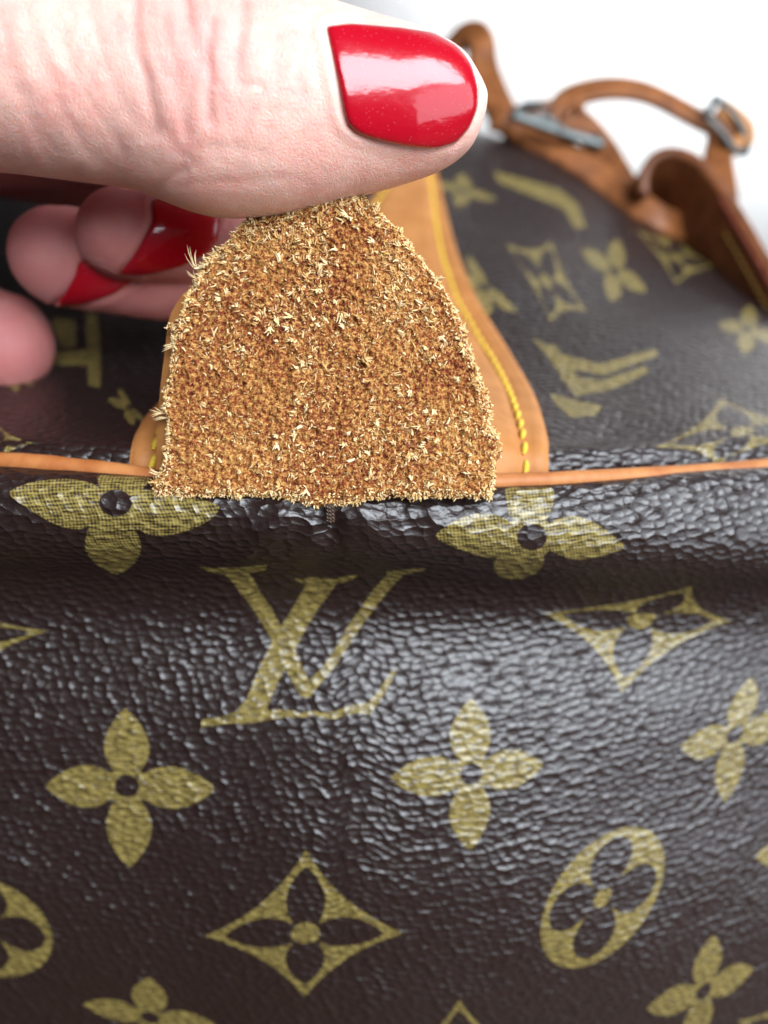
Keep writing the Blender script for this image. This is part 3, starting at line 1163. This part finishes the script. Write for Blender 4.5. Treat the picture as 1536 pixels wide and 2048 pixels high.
# a few long strays at the left rim, as in the photograph
for (i, ln, out, upk) in ((196, 3.6, 1.0, 1.1), (197, 3.0, 1.0, 0.9), (190, 1.6, 1.0, 0.6), (128, 1.7, 0.9, -0.25), (130, 1.5, 1.0, -0.4), (70, 1.9, 1.0, 0.25), (71, 1.7, 1.0, -0.1), (67, 1.8, 1.0, 0.1), (18, 1.5, 1.0, 0.4), (20, 1.4, 1.0, 0.2)):
    for k in range(3):
        d0 = nrm(-XD[i, 0] * out + YD[i, 0] * upk * 0.5 + 0.3 * BN[i, 0] + 0.2 * rnd_dir(i, 0, 0))
        d1 = nrm(-XD[i, 0] * out * 0.6 + YD[i, 0] * upk + 0.25 * rnd_dir(i, 0, 0.1))
        blade(F_[i, 1], d0, d1, ln * rr.uniform(0.8, 1.1) * MM, 0.08 * MM, 0.82, BN[i, 0])
me = mesh_from('fibres', np.array(FV), [np.array(FF)])
set_attr(me, 'tone', np.clip(np.array(FT), 0, 1))
link('suede_fibres', me, TAB, M_FIBRE, kind='stuff')

# dark thread stub under the tab where the canvas is tugged
for k, dx in enumerate((-5, 0, 5)):
    a = P(660 + dx, 1008, 95.6 + 0.2 * k)
    b = P(661 + dx * 1.2, 1044 + 3 * (k % 2), 96.6 + 0.1 * k)
    t = np.linspace(0, 1, 8)[:, None]
    link('thread_end', tube_mesh('thread_end', a * (1 - t) + b * t, 0.22 * MM, 8, up=(1, 0, 0)), BAG, M_DARKTHREAD)

# ------------------------------------------------------------------ hand
RAYOFF = {}


def loft(st, n_ax=140, n_ar=72, sup=2.0, tip=None):
    """st rows: px, py, d, r_px (silhouette radius in pixels), depth radius mm. Section stands square to the line of sight."""
    st = np.asarray(st, float)
    s = np.r_[0, np.cumsum(np.linalg.norm(np.diff(st[:, :2], axis=0), axis=1) + np.abs(np.diff(st[:, 2])) * 10 + 1)]
    q = np.linspace(0, s[-1], n_ax)
    A = np.stack([np.interp(q, s, st[:, k]) for k in range(5)], 1)
    A[:, :3] = spline(s, st[:, :3], q)
    for _ in range(4):
        A[1:-1, 3:] = 0.25 * A[:-2, 3:] + 0.5 * A[1:-1, 3:] + 0.25 * A[2:, 3:]
    c = P(A[:, 0], A[:, 1], A[:, 2])
    t = nrm(np.gradient(c, axis=0))
    e = nrm(CAM - c)
    up = nrm(np.cross(e, t))
    if tip is not None:
        L = tip * MM
        arc = np.r_[0, np.cumsum(np.linalg.norm(np.diff(c, axis=0), axis=1))]
        back = arc[-1] - arc
        k = np.sqrt(np.clip(1 - (1 - np.clip(back / L, 0, 1)) ** 2.2, 0, 1))
    else:
        k = np.ones(n_ax)
    dist = np.linalg.norm(c - CAM, axis=1)
    cosa = A[:, 2] * MM / dist
    rv = A[:, 3] * A[:, 2] * cosa / FOC * MM * k
    rd = A[:, 4] * MM * k
    dd = nrm(np.cross(t, up))
    dd = np.where(((dd * e).sum(1) < 0)[:, None], -dd, dd)
    th = np.linspace(0, 2 * np.pi, n_ar, endpoint=False)
    cs, sn = np.cos(th), np.sin(th)
    cs = np.sign(cs) * np.abs(cs) ** (2 / sup)
    sn = np.sign(sn) * np.abs(sn) ** (2 / sup)
    V = c[:, None] + (rd[:, None] * cs[None])[..., None] * dd[:, None] + (rv[:, None] * sn[None])[..., None] * up[:, None]
    VV = V.reshape(-1, 3)
    VV = np.vstack([VV, c[:1], c[-1:]])
    m = n_ar
    j = np.arange(m)
    F = [grid_faces(n_ax, m, close_c=True),
         np.stack([np.full(m, n_ax * m), (j + 1) % m, j], 1), np.stack([np.full(m, n_ax * m + 1), (n_ax - 1) * m + j, (n_ax - 1) * m + (j + 1) % m], 1)]
    return VV, F


THUMB = [(-620, 60, 112, 330, 15), (-350, 95, 100, 290, 14), (-120, 120, 94, 262, 12.5), (0, 132, 92.5, 245, 11.5), (150, 155, 92, 232, 11), (290, 178, 92, 222, 10.2), (430, 204, 92, 250, 10.4), (560, 212, 92.2, 233, 9.8),
         (660, 212, 92.4, 206, 8.9), (740, 212, 92.6, 183, 8.0), (810, 210, 92.8, 163, 7.2), (865, 206, 93, 146, 6.5), (910, 199, 93.1, 121, 5.6), (940, 193, 93.2, 94, 4.7), (960, 189, 93.2, 64, 3.4), (972, 186, 93.2, 30, 1.8), (976, 185, 93.2, 3, 0.3)]
INDEX = [(-650, 150, 147, 280, 14), (-200, 170, 145, 180, 9), (150, 200, 145, 140, 8.5), (420, 260, 143, 120, 8), (560, 340, 137, 108, 7.5), (560, 420, 128, 104, 7.2), (470, 455, 120.5, 104, 7), (360, 464, 116.5, 104, 6.8), (250, 466, 114, 100, 6.4), (190, 468, 113, 94, 6), (146, 468, 112.4, 84, 5.5)]
MIDDLE = [(-650, 200, 155, 260, 13), (-200, 240, 155, 160, 9), (150, 300, 155, 130, 8.5), (400, 380, 152, 115, 8), (500, 470, 143, 100, 7.5), (450, 540, 133, 92, 7.2), (350, 548, 126, 100, 7.2), (230, 528, 122.5, 108, 7.2), (120, 512, 120.5, 108, 7), (60, 506, 119.6, 104, 6.5), (12, 503, 119, 90, 6)]
RING = [(-650, 420, 144, 240, 12), (-350, 520, 140, 150, 9), (-160, 610, 135, 125, 8), (-60, 665, 132, 120, 7.6), (40, 693, 130.5, 110, 7.2), (99, 700, 130, 96, 6.5)]
PALM = [(-1300, 330, 150, 560, 45), (-1000, 330, 150, 500, 44), (-700, 300, 148, 400, 42), (-400, 260, 146, 235, 40), (-150, 248, 144, 152, 36), (100, 250, 140, 138, 30), (350, 255, 135, 120, 24), (520, 258, 132, 90, 16)]
VS, FS, off, FBVH = [], [], 0, []
for st, tp in ((THUMB, None), (INDEX, 6.0), (MIDDLE, 6.5), (RING, 6.5), (PALM, None)):
    v, f = loft(st, tip=tp)
    VS.append(v)
    FBVH.append(BVHTree.FromPolygons([Vector(x) for x in v], [tuple(int(y) for y in q) for x in f for q in x]))
    FS += [x + off for x in f]
    off += len(v)
quads = np.vstack([f for f in FS if f.shape[1] == 4])
tris = np.vstack([f for f in FS if f.shape[1] == 3])
# remesh in millimetres x 0.01 for numerical comfort, then return to metres
K = 100.0
raw = mesh_from('hand_raw', np.vstack(VS) * K, [quads, tris])
tmp = bpy.data.objects.new('hand_raw', raw)
COL.objects.link(tmp)
md = tmp.modifiers.new('r', 'REMESH')
md.mode = 'VOXEL'
md.voxel_size = 0.34 * MM * K
md.adaptivity = 0
md2 = tmp.modifiers.new('s', 'SMOOTH')
md2.factor = 0.5
md2.iterations = 12
dg = bpy.context.evaluated_depsgraph_get()
hm = bpy.data.meshes.new_from_object(tmp.evaluated_get(dg))
bpy.data.objects.remove(tmp)
n = len(hm.vertices)
co = np.empty(n * 3)
hm.vertices.foreach_get('co', co)
co = co.reshape(-1, 3) / K
no = np.empty(n * 3)
hm.vertices.foreach_get('normal', no)
no = no.reshape(-1, 3)
BASE_BVH = BVHTree.FromPolygons([Vector(v) for v in co], [tuple(p.vertices) for p in hm.polygons])


def hit(px, py, bvh):
    return bvh.ray_cast(Vector(CAM), Vector(nrm(P(px, py, 100.0) - CAM)))


THUMB_NAIL = smooth_poly([(652, 52), (700, 46), (800, 55), (870, 66), (918, 92), (946, 132), (957, 175), (954, 215), (938, 255), (912, 284), (868, 293), (800, 286), (748, 275), (715, 264), (694, 246), (686, 215), (676, 160), (664, 105)], 160, True, 2)
INDEX_NAIL = smooth_poly([(303, 400), (307, 440), (291, 470), (267, 513), (236, 549), (262, 552), (293, 550), (358, 534), (415, 508), (436, 480), (440, 440), (430, 400), (370, 385)], 110, True, 2)
MIDDLE_NAIL = smooth_poly([(156, 525), (150, 550), (130, 586), (104, 613), (135, 612), (163, 608), (228, 587), (272, 558), (275, 525), (220, 505)], 100, True, 2)

ppx, ppy, pd = proj(co)
facing = (no * nrm(CAM - co)).sum(1)
is_thumb = (pd < 99) & (facing > -0.15)
fade = np.clip(facing * 2.5, 0, 1)


def polydist(x, y, poly, closed=False):
    p = np.asarray(poly, float)
    d = np.full(x.shape, 1e9)
    n_ = len(p)
    for a in range(n_ if closed else n_ - 1):
        u, v = p[a], p[(a + 1) % n_]
        e = v - u
        t = np.clip(((x - u[0]) * e[0] + (y - u[1]) * e[1]) / max(e @ e, 1e-9), 0, 1)
        d = np.minimum(d, np.hypot(x - u[0] - t * e[0], y - u[1] - t * e[1]))
    return d


disp = np.zeros(n)
flush_shade = np.zeros(n)
sel = np.where(is_thumb & (ppx > -80) & (ppx < 1000))[0]
sx, sy = ppx[sel], ppy[sel]
wob = 9 * fbm(np.stack([sx * 0.012, sy * 0.012, sx * 0], 1), 3, 12)
CREASES = [
    ([(262, -40), (268, 40), (274, 100), (290, 150), (296, 200), (310, 260)], 0.42, 9),
    ([(372, -40), (378, 20), (388, 70), (398, 120)], 0.30, 8),
    ([(424, 50), (416, 110), (414, 170), (418, 240)], 0.42, 7),
    ([(486, 0), (480, 60), (474, 120), (478, 165)], 0.28, 7),
    ([(486, 262), (505, 215), (532, 172), (500, 172)], 0.16, 5),
    ([(330, 40), (345, 110), (352, 200), (372, 270)], 0.16, 8),
    ([(556, 60), (548, 120), (556, 180)], 0.10, 7), ([(600, 100), (596, 160), (606, 190)], 0.10, 6),
    ([(300, 396), (318, 372), (340, 352), (365, 340)], 0.30, 8),
    ([(355, 372), (420, 366), (500, 362), (560, 352)], 0.10, 6), ([(380, 300), (440, 296), (520, 300)], 0.08, 6),
    ([(180, 10), (200, 100), (240, 190), (290, 270)], 0.14, 9), ([(110, 20), (140, 120), (190, 220), (250, 310)], 0.13, 9),
    ([(50, 10), (80, 120), (130, 230), (190, 320)], 0.12, 9), ([(0, 40), (30, 150), (70, 250), (120, 330)], 0.12, 9),
    ([(230, 30), (245, 90), (262, 150)], 0.12, 7), ([(330, 255), (350, 300), (395, 330)], 0.12, 7),
    ([(120, 384), (135, 366), (150, 352)], 0.25, 7),
    ([(300, 20), (312, 90), (330, 150)], 0.12, 6), ([(440, 170), (452, 230), (470, 290)], 0.10, 6),
]
dsp = np.zeros(len(sel))
fl = np.zeros(len(sel))
for pts, h, w in CREASES:
    ps = smooth_poly(pts, 14, k=2)
    w, h = 1.6 * w, 0.85 * h
    dd_ = polydist(sx + wob, sy + 0.6 * wob, ps)
    dsp -= h * np.exp(-(dd_ / w) ** 2)
    dsp += 0.2 * h * np.exp(-((dd_ - 2.6 * w) / (1.6 * w)) ** 2)
    fl += 0.16 * (h / 0.42) ** 0.7 * np.exp(-(dd_ / (2.2 * w)) ** 2)
# slanting fine folds over the base of the thumb, vertical ones over the knuckle
a_ = math.radians(62)
u_ = sx * math.cos(a_ - math.pi / 2) + sy * math.sin(a_ - math.pi / 2)
v_ = -sx * math.sin(a_ - math.pi / 2) + sy * math.cos(a_ - math.pi / 2)
dsp += 0.13 * fbm(np.stack([u_ * 0.045, v_ * 0.008, sx * 0], 1), 3, 40) * np.clip((330 - sx) / 120, 0, 1)
kn = np.exp(-((sx - 410) / 120) ** 2)
dsp += 0.20 * fbm(np.stack([(sx + wob) * 0.035, sy * 0.007, sx * 0], 1), 3, 50) * kn * np.clip((360 - sy) / 160, 0.15, 1)
dsp += 0.06 * fbm(np.stack([sx * 0.05, sy * 0.05, sx * 0], 1), 3, 60)
fl += 0.28 * kn * np.clip((330 - sy) / 200, 0, 1) + 0.22 * np.exp(-((sx - 900) / 120) ** 2) * np.clip((sy - 290) / 60, 0, 1)
# nail bed and fold
dn = polydist(sx, sy, THUMB_NAIL[::2], True)
inn = np.array(poly_sdf(np.stack([sx, sy], 1), THUMB_NAIL[::2])) < 0
dsp = np.where(inn, np.minimum(dsp, 0) * 0.1 - 0.45 * np.clip(dn / 12, 0, 1), dsp)
prox = np.clip((760 - sx) / 80, 0, 1)
dsp += np.where(inn, 0, (0.10 + 0.22 * prox) * np.exp(-((dn - 16) / 12) ** 2) - 0.10 * np.exp(-(dn / 5) ** 2))
disp[sel] = np.where(inn, 1.0, 0.8) * dsp * fade[sel]
flush_shade[sel] = fl
# curled fingers: shade painted in as a deep flush, pads a little rosier
oth = np.where(pd >= 99)[0]
flush_shade[oth] = 0.72 + 0.12 * np.exp(-((ppx[oth] - 120) / 160) ** 2)
flush_shade[oth] += 0.22 * fbm(co[oth] / MM * 0.3, 3, 78)
disp[oth] += 0.10 * fbm(co[oth] / MM * 0.22, 3, 77)
# fingertip ridges, and a raised fold of skin round each nail
disp[oth] += 0.035 * np.sin(co[oth] @ np.array([0.3, 0.5, 0.8]) / MM * 9.0 + 4 * fbm(co[oth] / MM * 0.25, 2, 79))
for out_, lo_, hi_ in ((INDEX_NAIL, 99, 112.5), (MIDDLE_NAIL, 112.5, 125)):
    dq = polydist(ppx[oth], ppy[oth], out_[::3], True)
    inn_ = poly_sdf(np.stack([ppx[oth], ppy[oth]], 1), out_[::3]) < 0
    wgt = ((pd[oth] > lo_) & (pd[oth] < hi_) & (facing[oth] > 0)).astype(float)
    disp[oth] += wgt * np.where(inn_, -0.25 * np.clip(dq / 10, 0, 1), 0.22 * np.exp(-((dq - 13) / 9) ** 2))
co2 = co + (disp * MM)[:, None] * no
hm.vertices.foreach_set('co', co2.ravel())
set_attr(hm, 'flush_shade', np.clip(flush_shade, 0, 0.85))
HAND = link('hand', hm, None, M_SKIN)
HAND['label'] = 'woman\'s hand with glossy red nails pinching the suede tab under its thumb'
HAND['category'] = 'hand'


def nail(outline, label, thick, crown, bvh, tilt=0.0, rings=22):
    """plate lofted over the skin inside the outline, domed, with a real edge"""
    c = outline.mean(0)
    m_ = len(outline)
    layers = []
    for r in np.linspace(1.0, 0.0, rings) ** 0.8:
        ring = []
        for q in outline:
            w = c + (q - c) * max(r, 0.001)
            g = 1.0
            h = hit(*w, bvh)
            while h[0] is None and g > 0.9:
                g -= 0.006
                h = hit(*(c + (q - c) * r * g), bvh)
            nv3 = np.array(h[1])
            ring.append(np.r_[np.array(h[0]), nv3 * (1 if nv3 @ (CAM - np.array(h[0])) > 0 else -1)])
        layers.append(np.array(ring))
    L = np.array(layers)
    pos, nor = L[..., :3], L[..., 3:]
    for _ in range(3):
        nor = nrm(nor + 0.5 * np.roll(nor, 1, 1) + 0.5 * np.roll(nor, -1, 1))
        nor[1:-1] = nrm(0.5 * nor[1:-1] + 0.25 * nor[2:] + 0.25 * nor[:-2])
    rr_ = np.linspace(1.0, 0.0, rings) ** 0.8
    prof = thick * (1 - rr_ ** 14) ** 0.5 + crown * (1 - rr_ ** 2)
    top = pos + (prof * MM)[:, None, None] * nor
    yy = proj(pos)[1]
    tx_ = np.clip((950 - proj(pos)[0]) / 120, 0.25, 1)
    top = top + (tx_ * tilt * MM * np.clip((yy - outline[:, 1].min()) / np.ptp(outline[:, 1]), 0, 1))[..., None] * nor
    skirt = pos[:1] - 0.5 * MM * nor[:1]
    G = np.concatenate([skirt, top], 0)
    Vn = G.reshape(-1, 3)
    Vn = np.vstack([Vn, G[-1].mean(0)])
    k = len(G)
    j = np.arange(m_)
    F = [grid_faces(k, m_, close_c=True), np.stack([(k - 1) * m_ + j, (k - 1) * m_ + (j + 1) % m_, np.full(m_, k * m_)], 1)]
    return link('nail', mesh_from('nail', Vn, F), HAND, M_NAIL, label=label)


nail(THUMB_NAIL, 'glossy bright red thumbnail', 0.30, 0.10, BASE_BVH, 0.7)
nail(INDEX_NAIL, 'dark red nail of the curled index finger', 0.42, 0.2, FBVH[1])
nail(MIDDLE_NAIL, 'red nail of the curled middle finger', 0.42, 0.2, FBVH[2])

# ------------------------------------------------------------------ straps, buckle and handle at the far edge of the bag
def nearer(c):
    c = c.copy()
    c[:, 2] = 110 + (c[:, 2] - 110) * np.interp(c[:, 0], [1000, 1536], [0.64, 0.79])
    return c


def band(name, pts, w, t, width_dir, mat, parent=BAG, n=70, label=None):
    c = nearer(curve3(pts, n))
    w, t = 0.8 * w, 0.85 * t
    p3 = P(c[:, 0], c[:, 1], c[:, 2])
    return link(name, tube_mesh(name, p3, 1.0, sec=rect_sec(w * MM, t * MM), up=width_dir), parent, mat, label=label)


DEPTHDIR = FWD * 0.8 + UP * 0.5
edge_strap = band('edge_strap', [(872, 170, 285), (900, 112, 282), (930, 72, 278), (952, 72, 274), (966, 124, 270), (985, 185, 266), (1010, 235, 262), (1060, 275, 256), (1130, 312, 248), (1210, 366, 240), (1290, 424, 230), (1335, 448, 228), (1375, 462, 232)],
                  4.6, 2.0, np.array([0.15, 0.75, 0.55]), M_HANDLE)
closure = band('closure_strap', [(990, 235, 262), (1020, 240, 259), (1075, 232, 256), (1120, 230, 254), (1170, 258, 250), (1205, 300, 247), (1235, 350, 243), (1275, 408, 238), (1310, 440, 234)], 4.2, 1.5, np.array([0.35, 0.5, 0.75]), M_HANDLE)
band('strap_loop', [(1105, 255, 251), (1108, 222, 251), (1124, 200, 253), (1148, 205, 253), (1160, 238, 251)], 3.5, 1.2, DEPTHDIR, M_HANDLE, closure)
band('buckle', [(1026, 230, 244), (1080, 250, 243), (1140, 270, 242), (1204, 290, 241)], 1.5, 1.2, UP, M_METAL, closure)
band('buckle_pin', [(1060, 238, 244), (1090, 236, 243), (1125, 262, 241)], 1.0, 0.9, UP, M_METAL, closure)
band('buckle_frame', [(1026, 230, 244), (1052, 212, 250), (1110, 222, 256), (1160, 240, 256), (1204, 288, 242)], 1.1, 1.0, UP, M_METAL, closure)
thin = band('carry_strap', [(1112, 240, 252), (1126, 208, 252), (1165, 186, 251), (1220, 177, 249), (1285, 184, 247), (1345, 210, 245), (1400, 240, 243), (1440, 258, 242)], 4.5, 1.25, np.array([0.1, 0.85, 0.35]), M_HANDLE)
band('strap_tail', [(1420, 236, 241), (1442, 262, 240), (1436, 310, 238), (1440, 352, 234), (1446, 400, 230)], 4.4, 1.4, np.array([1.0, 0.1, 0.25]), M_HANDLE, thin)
band('strap_keeper', [(1442, 215, 238), (1470, 236, 237), (1490, 262, 236), (1484, 292, 236), (1462, 286, 236)], 2.8, 1.5, np.array([0.6, 0.3, 0.6]), M_TAN, thin)
ring = curve3([(1432, 196, 237), (1416, 236, 236), (1440, 262, 235), (1466, 296, 234), (1490, 306, 234), (1486, 266, 235), (1460, 222, 236), (1434, 197, 237)], 60)
ring = nearer(ring)
link('strap_ring', tube_mesh('strap_ring', P(ring[:, 0], ring[:, 1], ring[:, 2]), 0.95 * MM, 12), thin, M_METAL)

# rolled handle: wide band whose edge faces the camera and whose inner-face shade is in the leather colour
hc = curve3([(1303, 352, 223), (1316, 334, 222), (1340, 322, 220.5), (1382, 326, 217), (1432, 372, 211), (1480, 446, 203), (1530, 532, 194), (1590, 636, 186), (1680, 790, 178)], 110)
hc = nearer(hc)
hp = P(hc[:, 0], hc[:, 1], hc[:, 2])
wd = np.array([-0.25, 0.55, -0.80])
HND = link('handle', tube_mesh('handle', hp - 11.5 * MM * nrm(wd)[None] * -1 * 0.9, 1.0, sec=rect_sec(11.5 * MM, 1.7 * MM), up=wd), BAG, M_HANDLESHADE)
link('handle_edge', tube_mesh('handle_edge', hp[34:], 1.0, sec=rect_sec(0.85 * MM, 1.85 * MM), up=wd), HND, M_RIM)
tcur = hp + nrm(wd)[None] * 3.2 * MM
t_ = nrm(np.gradient(hp, axis=0))
nside = nrm(np.cross(t_, np.tile(nrm(wd), (len(hp), 1))))
for sgn in (1, -1):
    for k in range(44, 104, 3):
        p, q = tcur[k] + sgn * nside[k] * 1.75 * MM, tcur[k + 2] + sgn * nside[k + 2] * 1.75 * MM
        link('stitch', capsule('stitch', p, q, 0.32 * MM, sgn * nside[k]), HND, M_DULLTHREAD)

scene.cycles.use_denoising = True
scene.cycles.max_bounces = 8
